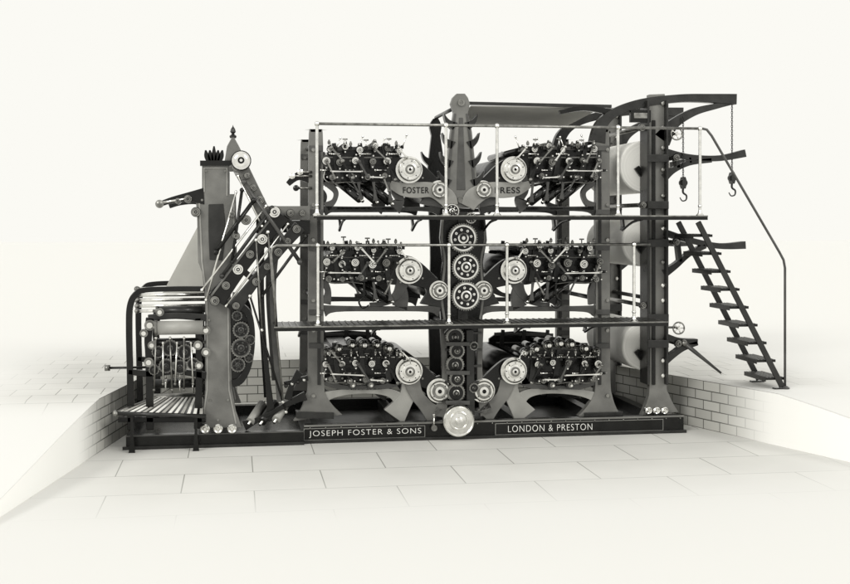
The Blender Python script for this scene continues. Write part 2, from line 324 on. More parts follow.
# ------------------------------------------------------------------ printing units
def bearing(g, c, r, Yf, cap=STL, ring=BLK):
    g.lathe((c.x, 0, c.z), [(r*1.5, -.03, ring), (r*1.5, Yf+.03, ring), (r*1.35, Yf+.022, ring), (r, Yf+.022, cap), (r, Yf, cap), (r*.8, Yf-.006, cap), (r*.5, Yf-.006, cap), (r*.45, Yf+.004, ring), (r*.25, Yf+.004, ring), (r*.22, Yf-.014, cap), (0, Yf-.014, cap)], cap, 20)
def unit(side, y0, lvl):
    rnd = random.Random(100+lvl*7+side)
    Q = lambda u, v, Y=0: p(460+side*u, y0+v, Y)
    X = lambda u: 460+side*u
    def R(g, pts, a, b, m, n=6): g.rib([(X(u), y0+v, w) for u, v, w in pts], a, b, m, n)
    low = lvl == 2
    g = G()
    R(g, [(16, 26, 10), (30, 12, 16), (50, 1, 26), (66, -7, 13), (82, -9, 8), (112, -9, 8), (140, -9, 10)], -.035, .035, BLK)
    R(g, [(68, -12.4, 1.6), (82, -12.6, 1.4), (112, -12.6, 1.4), (138, -12.8, 1.4)], -.045, -.0355, GRY, 3)  # grey stripe on the rail's top edge stands in for a highlight
    R(g, [(54, 3, 22), (66, 9, 12), (82, 8, 6), (104, 8, 6), (128, 8, 6), (140, 9, 9)], -.03, .03, BLK)
    if lvl == 0: pl = ((60, -15), (72, -20), (90, -22), (128, -22), (137, -14), (139, 4), (112, 12), (80, 12), (60, 4))
    elif lvl == 1: pl = ((60, -15), (68, -22), (120, -22), (138, -12), (139, 6), (126, 14), (74, 12), (60, 4))
    else: pl = ((60, -17), (70, -24), (98, -26), (124, -24), (138, -14), (139, 4), (128, 13), (70, 13), (60, 4))
    g.plate([(X(u), y0+v) for u, v in pl], -.022, .018, BLK)
    for u in (124, 98, 74):
        R(g, [(u+2, -27, 4), (u, -8, 5.5), (u-3, 12, 5)], -.046, -.0225, DRK, 3)
    R(g, [(66, -22, 4), (90, -22, 3), (132, -21, 4)], -.04, -.0226, MID)
    if lvl == 0:
        R(g, [(30, 10, 16), (26, 22, 15), (28, 36, 24)], -.034, .034, MID)
        R(g, [(60, 8, 16), (64, 20, 10), (60, 30, 9), (66, 38, 16)], -.033, .033, MID)
        R(g, [(140, 4, 10), (131, 14, 7), (124, 22, 5), (126, 31, 5), (134, 37, 10)], -.03, .03, MID)
        R(g, [(66, 38, 4), (104, 38, 3), (134, 38, 4)], -.03, .03, MID, 2)
    elif lvl == 1:
        R(g, [(30, 10, 16), (26, 22, 15), (28, 36, 24)], -.034, .034, DRK)
        R(g, [(56, 8, 14), (62, 24, 9), (74, 33, 5), (90, 35, 4)], -.033, .033, MID)
        R(g, [(140, 6, 10), (132, 20, 6), (134, 34, 10)], -.033, .033, MID)
        R(g, [(60, 14, 10), (56, 26, 9), (60, 38, 16)], -.03, .03, MID)
    else:
        R(g, [(26, 8, 14), (22, 20, 12)], -.034, .034, BLK)
        R(g, [(60, 8, 12), (72, 16, 6), (94, 18, 5), (120, 17, 5), (138, 10, 8)], -.03, .03, MID)
    for u, v in ((38, 8), (64, -4), (110, -9), (86, -9), (60, 12), (88, 8), (118, 8)):
        c = Q(u, v); g.lathe((c.x, -.035, c.z), [(.011, 0), (.011, -.012), (0, -.012)], DST, 6)
    un = g.make('printing_unit', PR, .004)
    dup(un, (0, RY, 0), PR).name = 'rear_unit_frame'
    for (u, v, r, rb) in ((52, 0, 11.6, 14), (22, 20, 8.2 if lvl < 2 else 10.5, 11)):
        g = G(); c = Q(u, v); r /= 100; rb /= 100
        g.cyl((c.x, .06, c.z), (c.x, RY-.06, c.z), rb, DRK, seg=28)
        Y = -.13 if u > 40 else -.1
        big = u > 40
        prof = [(r*1.16, -.035, BLK), (r*1.16, Y+.05, BLK), (r, Y+.05, STL), (r, Y, STL), (r*.93, Y-.008, STL), (r*.86, Y-.001, STL)]
        if big: prof += [(r*.6, Y-.001, STL), (r*.58, Y-.012, STL), (r*.42, Y-.016, STL), (r*.4, Y-.002, DST), (r*.26, Y-.002, DST), (r*.25, Y-.022, STL), (r*.12, Y-.026, STL), (r*.1, Y, BLK), (0, Y, BLK)]
        else: prof += [(r*.72, Y-.001, STL), (r*.7, Y+.006, DST), (r*.45, Y+.006, DST), (r*.44, Y-.014, STL), (r*.2, Y-.016, STL), (r*.18, Y+.002, BLK), (0, Y+.002, BLK)]
        g.lathe((c.x, 0, c.z), prof, STL, 36)
        nb = (6, 5, 8)[lvl] if big else 4
        for k in range(nb):
            a = k*2*math.pi/nb+.3+lvl; g.lathe((c.x+r*.74*math.cos(a), Y-.001, c.z+r*.74*math.sin(a)), [(.006, 0), (.006, -.006), (0, -.006)], DRK, 8)
        g.make('plate_cylinder' if u > 40 else 'impression_cylinder', un)
    if low: r1 = zip((133, 121, 109, 97, 85, 73, 62), (-19, -23, -26, -27, -26, -23, -18)); rr1 = 4.3
    elif lvl == 0: r1 = zip((131, 116, 101, 87, 73, 61), (-20, -23, -19, -24, -21, -19)); rr1 = 3.0
    else: r1 = zip((128, 118, 103, 88, 77, 62), (-23, -19, -23, -20, -24, -19)); rr1 = 2.8
    spots = [(u, v, rr1, 1) for u, v in r1]
    spots += [(u, -8+(2 if lvl == 1 and k % 2 else 0), (3.6, 3.9, 3.4)[lvl], 2) for k, u in enumerate((135, 120, 105, 89, 75))]
    spots += [(u, 8 if lvl else 7, 2.9, 3) for u in ((130, 111, 94, 78), (132, 118, 100, 84), (130, 112, 96, 80))[lvl]]
    for k, (u, v, r, row) in enumerate(spots):
        u += rnd.uniform(-1.2, 1.2); v += rnd.uniform(-1, 1); r *= rnd.uniform(.85, 1.12)
        c = Q(u, v); Yf = -.09-.03*row-rnd.random()*.02; g = G(); roller = row == 2 or (row == 1 and (low or k % 2)) or (row == 3 and k % 2)
        if roller:
            rr = (r+(1.0 if not (low and row == 1) else -.6))/100; ye = RY if not (low and row == 1) else .4
            g.cyl((c.x, .05, c.z), (c.x, ye-.05, c.z), rr, RUB if k % 3 else DST, seg=20)
            g.cyl((c.x, .0, c.z), (c.x, ye, c.z), .016, DST, seg=10)
        cap = {1: STL, 2: STL, 3: DST}[row]
        if rnd.random() < .25: cap = DST
        if row == 1 and low:
            rr = r/100
            g.lathe((c.x, 0, c.z), [(rr*1.15, -.03, BLK), (rr*1.15, -.09, BLK), (rr, -.095, DST), (rr*.9, -.115, STL), (rr*.6, -.13, STL), (rr*.45, -.132, BLK), (rr*.45, -.15, STL), (0, -.155, STL)], DST, 22)
        else: bearing(g, c, r*.0072, Yf, cap, BLK if row != 1 else DRK)
        a = 1.5708 if row != 3 else 0; a += rnd.uniform(-.12, .12); l = r/100*2.0
        if not (row == 1 and low):
            g.ribm([(c.x-l*math.cos(a), c.z-l*math.sin(a), .02), (c.x, c.z, r/100*1.6), (c.x+l*math.cos(a), c.z+l*math.sin(a), .02)], Yf+.035, Yf+.06, BLK if k % 3 else MID, 4)
            for s2 in (-1, 1):
                g.lathe((c.x+s2*l*.85*math.cos(a), Yf+.035, c.z+s2*l*.85*math.sin(a)), [(.008, 0), (.008, -.014), (0, -.014)], STL, 6)
        g.make('inking_roller' if roller else 'roller_bearing', un)
    # long angled dark rollers under the rail
    if not low:
        for k in range(3 if lvl == 0 else 2):
            A = Q(70+k*15, 32-k*1.5-lvl*2, -.10); B = Q(96+k*15, 11-k*1.5, .02+.1*k); g = G(); d = (B-A).normalized()
            g.cyl(A, B, (.046, .04, .043)[k], RUB, seg=24); g.cyl(A-d*.05, A-d*.001, .016, STL, seg=12); g.lathe(A, [(.012, -.006), (.032, -.006), (.036, -.001)], DST, 20, d)
            g.make('form_roller', un)
            g = G(); C = Q(72+k*15, 12, -.12); g.ribm([(A.x, A.z, .05), ((A.x+C.x)/2, (A.z+C.z)/2, .02), (C.x, C.z, .03)], -.165, -.145, MID, 4); g.make('roller_hanger', un)
    else:
        for (u, v, r) in ((90, 14, 4.2), (108, 14, 4.2)):
            g = G(); c = Q(u, v); r /= 100
            g.lathe((c.x, 0, c.z), [(.001, -.14, STL), (.012, -.14, STL), (.012, -.09, STL), (.025, -.09, DST), (.025, -.07, DST), (r*.9, -.07, RUB), (r, -.06, RUB), (r, RY-.06, RUB), (0.02, RY-.06, RUB)], RUB, 28)
            g.make('form_roller', un)
    links = [(129, -21, 119, -8, .014, DST, -.2), (101, -22, 89, -8, .013, STL, -.21), (87, -22, 75, -8, .013, DST, -.2), (119, -8, 110, 8, .016, BLK, -.22), (104, -8, 94, 8, .016, MID, -.215), (134, -8, 127, 8, .014, DST, -.22), (75, -8, 66, 10, .015, BLK, -.2), (62, -21, 54, -12, .012, STL, -.15), (94, 8, 78, 8, .011, STL, -.2), (111, 8, 104, 22, .013, MID, -.2), (78, 8, 72, 22, .012, DST, -.2), (132, 2, 100, 2, .009, STL, -.235)]
    if lvl == 1: links = [(a if i % 2 else c_, b, c_ if i % 2 else a, d, w, m_, Y) for i, (a, b, c_, d, w, m_, Y) in enumerate(links)]
    if low: links = links[:1]+links[3:9]+links[11:]
    for k, (ua, va, ub, vb, w, m_, Y) in enumerate(links):
        if rnd.random() < .12: continue
        j = lambda: rnd.uniform(-1.8, 1.8)
        A = Q(ua+j(), va+j()*.5); B = Q(ub+j(), vb+j()*.5); g = G()
        g.ribm([(A.x, A.z, w*1.7), ((A.x+B.x)/2, (A.z+B.z)/2, w), (B.x, B.z, w*1.5)], Y, Y+.016, m_, 5)
        for c in (A, B): g.lathe((c.x, Y+.02, c.z), [(w*1.1, 0), (w*1.1, -.035), (w*.5, -.042), (0, -.042)], m_ if m_ != BLK else DST, 12)
        g.make('link_lever', un)
    for k in range(11):
        u = 58+k*7.4+rnd.uniform(-1, 1); v = (-24 if not low else -16)+rnd.uniform(-1, 1); c = Q(u, v); Y = -.06-(k % 3)*.04
        h = (.085, .035, .055)[(k+lvl) % 3]*rnd.uniform(.8, 1.25); lean = (-.045*side*(1 if lvl == 0 else -.5) if k % 3 == 0 else 0); g = G()
        if low: Y -= .1; h *= .6
        g.cyl((c.x, Y, c.z-.03), (c.x+lean, Y, c.z+h), .006, STL, seg=8)
        t = k % 3
        if t == 0: g.ball((c.x+lean, Y, c.z+h), .012, STL, 10)
        elif t == 1: g.lathe((c.x, Y, c.z+h-.03), [(.006, 0), (.015, .005), (.015, .028), (.008, .036), (.008, .045), (0, .045)], DST, 12, (0, 0, 1))
        else: g.cyl((c.x-.024, Y, c.z+h), (c.x+.024, Y, c.z+h), .007, DST, seg=8)
        g.lathe((c.x, Y, c.z-.035), [(.016, 0), (.016, .03), (.006, .035)], BLK, 8, (0, 0, 1))
        g.make('oil_cup' if t == 1 else 'adjusting_handle', un)
    for k, u in enumerate((68, 82, 97, 112, 126, 136)):
        v = 1 if k % 2 else -15; c = Q(u, v); l = rnd.uniform(.04, .065); Y = -.17-rnd.random()*.03; g = G()
        g.cyl((c.x-l, Y, c.z), (c.x+l, Y, c.z), .006, STL, seg=8)
        g.cyl((c.x+l*.2, Y, c.z), (c.x+l*.7, Y, c.z), .013, BLK if k % 2 else DST, seg=10)
        g.cyl((c.x-l, Y, c.z), (c.x-l*.8, Y, c.z), .012, STL, seg=6)
        g.make('adjusting_screw', un)
    g = G(); q = [Q(a, b) for a, b in ((104, -20), (124, -19), (132, -10), (124, -4), (108, -6))]
    g.poly([(v.x, v.z) for v in q], .06, RY-.06, BLK); g.make('ink_duct', un, .01)
    if lvl == 1:
        g = G(); g.tube([Q(96, 12, -.13), Q(96, 26, -.13), Q(101, 32, -.13), Q(97, 38, -.13), Q(91, 35, -.13)], .013, BLK, 5, 8, .007); g.make('tension_hook', un)
    g = G(); g.tube([Q(134, -2, -.07), Q(136, 8, -.1), Q(128, 13, -.12), Q(112, 12, -.1), Q(96, 14, -.07)], .007, DST, 6, 8); g.make('feed_pipe', un)
    return un
units = []
for lvl, y0 in enumerate((170, 270, 370)):
    for sd in (-1, 1): units.append(unit(sd, y0, lvl))
for (a, b, t, un, s_) in ((403, 429, 'FOSTER', units[0], -1), (495, 520, 'PRESS', units[1], 1)):
    g = G(); g.rib([(460+s_*70, 184, 7), (460+s_*58, 189, 13), (460+s_*44, 190, 16), (460+s_*28, 190, 15), (460+s_*14, 197, 18), (460+s_*8, 207, 14)], -.075, -.036, LGR, 6); g.make('name_arm', un, .004)
    A = p(a, 193, -.079); B = p(b, 193, -.079); z = (A.z+p(a, 187, -.079).z)/2
    text(t, (A.x, z), (B.x, z), .062, -.078, BLK, 'lettering', un, .002, .012)

# ------------------------------------------------------------------ walkways with rails
def walkway(pxa, pxb, pyd, pyrail, posts, rail_a, rail_b):
    Ya, Yb = -.72, -.12
    zd = p(450, pyd, Ya).z; zr = p(450, pyrail, Ya).z
    xa = p(pxa, pyd, Ya).x; xb = p(pxb, pyd, Ya).x
    g = G(); g.box((xa, Ya, zd-.02), (xb, Yb, zd), DRK)
    g.box((xa-.01, Ya-.02, zd-.036), (xb+.01, Ya-.001, zd+.008), BLK)
    g.box((xa-.01, Ya-.026, zd-.004), (xb+.01, Ya-.0201, zd+.008), DST)
    n = int((xb-xa)/.06)
    for k in range(n):
        x = xa+.03+k*(xb-xa-.06)/(n-1); g.box((x-.008, Ya+.01, zd+.0001), (x+.008, Yb-.01, zd+.006), DST)
    x = xa+.25
    while x < xb:
        g.ribm([(x, zd-.02, .02), (x+.01, zd-.1, .02), (x, zd-.14, .02)], Yb-.02, Yb+.06, BLK, 2)
        g.tube([(x, Yb, zd-.14), (x, (Ya+Yb)/2, zd-.06), (x, Ya, zd-.03)], .013, BLK, 4, 6); x += .72
    w = g.make('walkway', PR, 0)
    Yr = Ya+.03
    for px in posts:
        X_ = p(px, pyd, Yr).x; g = G()
        g.lathe((X_, Yr, zd), [(.04, 0), (.04, .012), (.022, .03), (.015, .06), (.0145, (zr-zd)-.02), (.02, zr-zd-.02)], STL, 16, (0, 0, 1))
        g.ball((X_, Yr, zr), .025, STL); g.ball((X_, Yr, zd+.1), .02, STL); g.make('rail_post', w)
    g = G(); g.tube(rail_a(zr, zd, Yr) + rail_b(zr, zd, Yr), .0135, DST, 1, 12); g.make('handrail', w)
    return zd, zr, Yr
UZ = walkway(318, 706, 216, 125, (317, 446, 497, 618, 700), lambda zr, zd, Yr: [Vector((p(316, 125, Yr).x, Yr, zr))], lambda zr, zd, Yr: [Vector((p(702, 125, Yr).x, Yr, zr))])
def md_a(zr, zd, Yr):
    x = p(271, 245, Yr).x; return [Vector((x+.05, Yr, zd)), Vector((x+.02, Yr, zr-.3)), Vector((x, Yr, zr-.08)), Vector((x+.012, Yr, zr-.02)), Vector((x+.05, Yr, zr))]
LZ = walkway(275, 667, 325, 245, (318, 449, 507, 634), md_a, lambda zr, zd, Yr: [Vector((p(650, 245, Yr).x, Yr, zr))])

# ------------------------------------------------------------------ reel stand end frame
g = G()
g.rib([(657, 94, 17), (658, 130, 19), (658, 300, 18), (658, 380, 18), (659, 398, 24), (660, 414, 40)], -.04, .04, GRY, 5)
g.rib([(648.5, 100, 2.4), (648.5, 385, 2.4)], -.11, .12, DRK, 1)
g.rib([(667.5, 100, 2.4), (667.5, 385, 2.4)], -.11, .12, DRK, 1)
g.rib([(654, 120, 3.4), (654, 385, 3.4)], -.055, -.0401, BLK, 1)
for yy in (104, 128, 148, 170, 196, 228, 240, 262, 285, 300, 345, 360, 375):
    c = p(661, yy); g.lathe((c.x, -.04, c.z), [(.022, 0), (.022, -.03), (.012, -.035), (0, -.035)], DST if yy % 3 else STL, 12)
for yy in (158, 205, 243, 318, 344): g.rib([(648, yy, 8), (669, yy, 8)], -.125, -.1101, DRK, 1)
rs, rs2 = frontrear(g, 'reel_frame', PR)
def rr(pts, name, m=BLK, y0=-.03, y1=.03, n=6, rear=True):
    g = G()
    for q in (pts if isinstance(pts[0], list) else [pts]): g.rib(q, y0, y1, m, n)
    o = g.make(name, rs, .004)
    if rear: dup(o, (0, RY, 0), rs2)
rr([(598, 142, 16), (602, 125, 12), (616, 112, 9), (642, 103, 9), (680, 98, 8), (712, 98, 9), (737, 99, 11)], 'top_arm', DRK, -.05, .05)
rr([(662, 140, 20), (674, 124, 11), (694, 112, 8), (716, 106, 6), (735, 101, 6)], 'top_arm', DRK, -.04, .04)
rr([(560, 112, 4), (585, 108, 5), (612, 112, 6)], 'top_arm')
# open-webbed cast brackets: top chord, curved lower chord, small web
rr([[(664, 151, 7), (690, 157, 6), (720, 158, 6), (746, 153, 8)], [(664, 178, 9), (674, 170, 6), (690, 163, 5), (712, 160, 5)], [(676, 153, 4), (679, 168, 4)], [(690, 157, 3), (691, 163, 3)]], 'reel_bracket', DRK, -.05, .05)
rr([[(664, 232, 7), (690, 240, 6), (720, 246, 6), (746, 245, 8)], [(664, 274, 9), (676, 266, 6), (690, 254, 5), (706, 246, 5)], [(678, 236, 4), (681, 262, 4)]], 'reel_bracket', DRK, -.05, .05)
rr([[(664, 336, 7), (680, 341, 6), (698, 342, 6)], [(664, 362, 9), (674, 355, 6), (684, 348, 6), (698, 343, 5)]], 'reel_bracket', DRK, -.05, .05)
g = G(); A = p(684, 343, -.07); B = p(721, 373, -.07); g.cyl(A, B, .026, MID, .012, 12); g.ball(A, .035, DST); g.cyl(B, B+(B-A)*.02, .014, STL, seg=10); g.make('tension_lever', rs)
for yy in (166, 243, 350):
    rr([(652, yy+16, 8), (644, yy+11, 5), (637, yy+1, 6)], 'roll_arm', BLK, .08, .12, 6, False)
g = G(); A = p(631, 122, -.1); B = p(651, 110, -.1); g.box((A.x, -.1, A.z), (B.x, -.04, B.z), BLK)
g.box((A.x+.03, -.106, A.z+.04), (B.x-.03, -.1001, B.z-.03), DST); g.make('counter_box', rs, .006)
for (px, py, r) in ((676, 134, 6), (678, 328, 6)):
    g = G(); c = p(px, py, -.1); r /= 100
    pts = [Vector((c.x+r*math.cos(a*math.pi/10), -.12, c.z+r*math.sin(a*math.pi/10))) for a in range(21)]
    g.tube(pts, .008, DST, 1, 8)
    for a in range(5): g.cyl((c.x, -.12, c.z), (c.x+r*math.cos(a*1.2566), -.12, c.z+r*math.sin(a*1.2566)), .006, STL, seg=6)
    g.cyl((c.x, 0, c.z), (c.x, -.14, c.z), .015, STL); g.cyl((c.x-.14, -.02, c.z), (c.x, -.02, c.z), .012, DST); g.make('hand_wheel', rs)
for (px, py) in ((674, 158), (674, 242), (676, 343), (640, 128), (641, 205), (641, 305)):
    g = G(); c = p(px, py); g.cyl((c.x, -.05, c.z), (c.x, RY, c.z), .022, DST); bearing(g, c, .026, -.1, DST); g.make('guide_roller', rs)
for px in (649, 657, 665):
    g = G(); c = p(px, 411, -.1); g.lathe((c.x, -.1, c.z), [(.02, .06), (.038, .06), (.038, 0), (.028, -.006), (.02, -.002), (.012, -.012), (0, -.012)], STL, 20); g.make('adjusting_wheel', rs)
g = G(); A = p(474, 106); B = p(602, 106); C = p(574, 127, RY-.1); i = g.mi(PAL); zr_ = C.z
v = [g.bm.verts.new(q) for q in ((A.x-.02, 0.05, A.z), (B.x, .05, A.z), (B.x, RY-.1, zr_), (A.x-.02, RY-.1, zr_), (A.x-.02, .05, A.z+.01), (B.x, .05, A.z+.01), (B.x, RY-.1, zr_+.01), (A.x-.02, RY-.1, zr_+.01))]
for f_ in ((0, 1, 2, 3), (4, 5, 6, 7), (0, 1, 5, 4), (1, 2, 6, 5), (2, 3, 7, 6), (3, 0, 4, 7)): g.face([v[k] for k in f_], i)
g.ribm([(A.x-.15, A.z+.03, .03), (B.x+.1, A.z+.02, .03)], -.01, .04, DRK, 1)
g.make('top_web_board', PR)
for (px, py, r) in ((316, 140, 2), (316, 300, 2), (460, 200, 3), (460, 105, 2), (603, 140, 2), (603, 300, 2.4), (658, 100, 2.2), (658, 300, 2.2), (460, 330, 4), (316, 390, 2.5), (603, 390, 2.5)):
    g = G(); c = p(px, py); g.cyl((c.x, .04, c.z), (c.x, RY-.04, c.z), r/100, DRK); g.make('tie_rod', PR)
g = G()
for (a, b) in ((292, 176), (296, 188), (300, 172)):
    c = p(a, b, -.05); e = p(312, b, -.05); g.cyl(c, e, .012, DST); g.lathe((c.x, -.05, c.z), [(.03, .02), (.03, -.02), (.012, -.028), (0, -.028)], STL if a != 296 else BLK, 14)
g.rib([(288, 184, 5), (298, 176, 8), (310, 178, 10)], -.03, .03, BLK, 4); g.make('web_guide_bracket', PR)

# ------------------------------------------------------------------ paper rolls
for i, (px, py, r, y0) in enumerate(((650, 166, .275, .14), (650, 243, .25, .14), (650, 348, .25, .14))):
    g = G(); c = p(px, py); L = 1.44-y0
    g.lathe(Vector((c.x, y0, c.z)), [(.025, 0.0, DRK), (.035, 0.004, DST), (r*.5, .002, PEN), (r*.96, .004, PEN), (r, .02, PAP), (r, L-.02, PAP), (r*.96, L, PAP), (.05, L, PEN)], PAP, 56)
    o = g.make('paper_roll', None)
    o['label'] = 'large white newsprint roll held between the end frames'; o['category'] = 'paper roll'; o['group'] = 'newsprint rolls on the reel frame'
    g = G(); g.cyl((c.x, .04, c.z), (c.x, 1.5, c.z), .022, DST)
    g.make('roll_spindle', o)
# ------------------------------------------------------------------ lifting hooks
for (px, pt, pb) in ((732, 101, 178), (681, 118, 183)):
    c = p(px, pt, -.01); b = p(px, pb, -.01)
    E = empty('lifting_hook', Vector((c.x, -.01, b.z)), 'black pulley block and hook on a long chain' if px == 732 else 'black pulley block and hook beside the end frame', 'lifting hook')
    E['group'] = 'chain hoist hooks on the reel arms'
    g = G(); z = c.z; k = 0; yc = -.01 if px == 732 else -.07
    while z > b.z:
        if k % 2: g.tube([(c.x+.008*math.cos(a), yc, z+.016*math.sin(a)) for a in [i*math.pi/4 for i in range(9)]], .0035, DRK, 1, 5)
        else: g.tube([(c.x, yc+.008*math.cos(a), z+.016*math.sin(a)) for a in [i*math.pi/4 for i in range(9)]], .0035, DRK, 1, 5)
        z -= .024; k += 1
    g.make('chain', E)
    g = G(); g.lathe((c.x, yc-.035, b.z), [(0, 0), (.036, 0), (.04, .02), (.04, .05), (.036, .07), (0, .07)], BLK, 20)
    g.ribm([(c.x, b.z+.06, .02), (c.x, b.z, .05), (c.x, b.z-.06, .02)], yc-.045, yc+.045, DRK, 4); g.make('pulley_block', E)
    g = G(); g.tube([(c.x, yc, b.z-.05), (c.x, yc, b.z-.1), (c.x+.035, yc, b.z-.13), (c.x+.03, yc, b.z-.175), (c.x-.01, yc, b.z-.185), (c.x-.035, yc, b.z-.15)], .013, DRK, 5, 8, .005); g.make('hook', E)

# ------------------------------------------------------------------ staircase
RZ = .5
Yf, Yb = -.69, -.16
st_top = p(698, 222, Yf); st_bot = p(782, 388, Yf)
ST = empty('staircase', Vector((st_bot.x, (Yf+Yb)/2, RZ)), 'steep black iron stair with open treads up to the walkway', 'staircase')
ST_t = Vector((st_top.x, 0, st_top.z)); ST_b = Vector((st_bot.x, 0, RZ+.005))
for Y in (Yf, Yb):
    g = G(); g.ribm([(ST_t.x, ST_t.z, .055), (ST_b.x, ST_b.z+.02, .055)], Y-.012, Y+.012, DRK, 1)
    g.box((ST_b.x-.09, Y-.03, RZ), (ST_b.x+.05, Y+.03, RZ+.015), BLK); g.make('stringer', ST, .004)
n = 9
for k in range(n):
    t = (k+.75)/(n+.3); c = ST_t.lerp(ST_b, t); g = G()
    g.box((c.x-.11, Yf+.0125, c.z-.014), (c.x+.085, Yb-.0125, c.z+.012), BLK)
    g.box((c.x-.116, Yf+.0125, c.z-.03), (c.x-.1101, Yb-.0125, c.z+.013), DRK)
    for q in range(6): g.box((c.x-.10+q*.032, Yf+.03, c.z+.0121), (c.x-.09+q*.032, Yb-.03, c.z+.016), DST)
    g.make('tread', ST, .002)
zr = UZ[1]
g = G(); a = p(702, 125, Yf).x
e1 = p(785, 262, Yf); e0 = e1.x
g.tube([(a+.005, Yf, zr), (a+.05, Yf, zr-.01), (a+.10, Yf, zr-.07), (e0-.06, Yf, e1.z+.1), (e0-.015, Yf, e1.z+.02), (e0, Yf, e1.z-.06), (e0, Yf, RZ+.01)], .0125, MID, 1, 12)
g.lathe((e0, Yf, RZ), [(.045, 0), (.045, .012), (.02, .03), (.0, .03)], MID, 16, (0, 0, 1)); g.make('handrail', ST)

# ------------------------------------------------------------------ folding unit
FY = -.12
g = G()
g.plate([(195, 192), (202, 192), (202, 165), (229, 165), (229, 194), (236, 194), (237, 264), (231, 272), (230, 300), (232, 390), (236, 412), (242, 428), (197, 428), (203, 412), (205, 390), (205, 300), (202, 272), (198, 262), (197, 214)], FY, FY+.08, GRY)
g.rib([(204, 192, 1.6), (204, 168, 1.6), (227, 168, 1.6), (227, 196, 1.6)], FY-.008, FY-.0001, LGR, 1)
g.rib([(199, 196, 1.6), (202, 262, 1.6), (207, 300, 1.6), (207, 390, 1.6), (202, 424, 1.6)], FY-.008, FY-.0001, LGR, 1)
g.rib([(234, 198, 1.6), (234, 262, 1.6), (228, 300, 1.6), (229, 390, 1.6), (236, 424, 1.6)], FY-.008, FY-.0001, LGR, 1)
g.plate([(224, 164.5), (227, 146), (233, 135), (239, 146), (268, 206), (310, 206), (310, 220), (262, 220), (240, 176), (233, 164.5)], FY-.01, FY+.05, GRY)
g.plate([(284, 220.5), (310, 220.5), (310, 234), (290, 234)], FY-.01, FY+.05, BLK)
g.rib([(204, 196, 16), (188, 197, 9), (172, 200, 6), (160, 204, 5)], FY-.01, FY+.05, BLK, 5)
g.rib([(276, 214, 12), (276, 250, 6), (273, 300, 6), (280, 402, 6)], FY-.02, FY+.03, MID, 5)
g.rib([(262, 216, 6), (262, 290, 4), (266, 360, 4), (272, 421, 8)], FY+.05, FY+.09, BLK, 5)
g.rib([(232, 306, 8), (243, 308, 7), (250, 318, 6), (252, 340, 6), (249, 364, 6), (241, 380, 7), (232, 384, 7)], FY-.04, FY+.05, BLK, 6)
g.plate([(231, 308), (242, 310), (248, 320), (250, 342), (247, 364), (239, 378), (231, 382)], FY+.01, FY+.04, BLK)
for a, b in ((206, 171), (225, 171), (202, 200), (233, 258), (209, 290), (226, 290), (209, 320), (210, 400), (228, 400), (218, 420)):
    c = p(a, b, FY); g.lathe((c.x, FY, c.z), [(.012, 0), (.012, -.012), (0, -.012)], DST, 6)
fo = g.make('folding_unit', PR, .004, label='grey and black folder tower with slanting formers and rods')
o2 = dup(fo, (0, RY+.1, 0), PR); o2.name = 'rear_folder_frame'
g = G(); g.rib([(216, 204, 14), (217, 232, 16), (216, 260, 12)], FY-.008, FY-.001, DRK, 4); g.make('dark_web_panel', fo, .004)  # dark plate set just in front of the column face
g = G(); c = p(233, 138, FY+.02); g.lathe((c.x, FY+.02, c.z), [(.03, 0), (.035, .02), (.012, .04), (.028, .06), (.02, .09), (.006, .11), (0, .13)], DRK, 14, (0, 0, 1)); g.make('finial', fo)
g = G()
for k in range(5):
    g.rib([(214+(k-2)*2.2, 163, 4), (214+(k-2)*3.6, 156, 5), (214+(k-2)*4.2, 150-(4 if k == 2 else 0), 1.5)], FY+.02, FY+.05, BLK, 4)
g.rib([(200, 163, 5), (231, 163, 5)], FY-.02, FY+.1, BLK, 1); g.make('cresting', fo)
g = G()
g.rib([(282, 214, 17), (262, 240, 14), (240, 268, 14), (216, 300, 18)], FY-.09, FY-.04, BLK, 5)
g.rib([(278, 210, 2), (258, 235, 2), (236, 263, 2), (211, 296, 2)], FY-.1, FY-.0901, GRY, 5)
g.rib([(300, 226, 13), (278, 252, 10), (256, 280, 10), (234, 308, 13)], FY-.08, FY-.03, DRK, 5)
for a, b, c_, d in ((262, 240, 278, 252), (240, 268, 256, 282), (280, 216, 298, 228), (218, 298, 234, 308)): g.rib([(a, b, 6), (c_, d, 6)], FY-.07, FY-.035, BLK, 1)
g.make('angled_turner_frame', fo, .004)
for (a, b, w, m) in (((266, 206), (202, 290), 2.2, STL), ((236, 192), (206, 300), 2, STL), ((288, 224), (226, 306), 2.0, STL), ((244, 182), (300, 262), 4, MID), ((306, 236), (262, 296), 3, DRK), ((238, 176), (262, 226), 2, STL), ((254, 200), (216, 252), 4, BLK), ((272, 208), (222, 276), 3.4, DRK), ((242, 190), (232, 262), 3, BLK)):
    A = p(*a, FY-.13); B = p(*b, FY-.13); g = G(); g.cyl(A, B, w/200, m, seg=10); g.ball(A, w/130, STL if w < 3 else m); g.ball(B, w/130, STL if w < 3 else m); g.make('slanting_rod', fo)
rnd = random.Random(5)
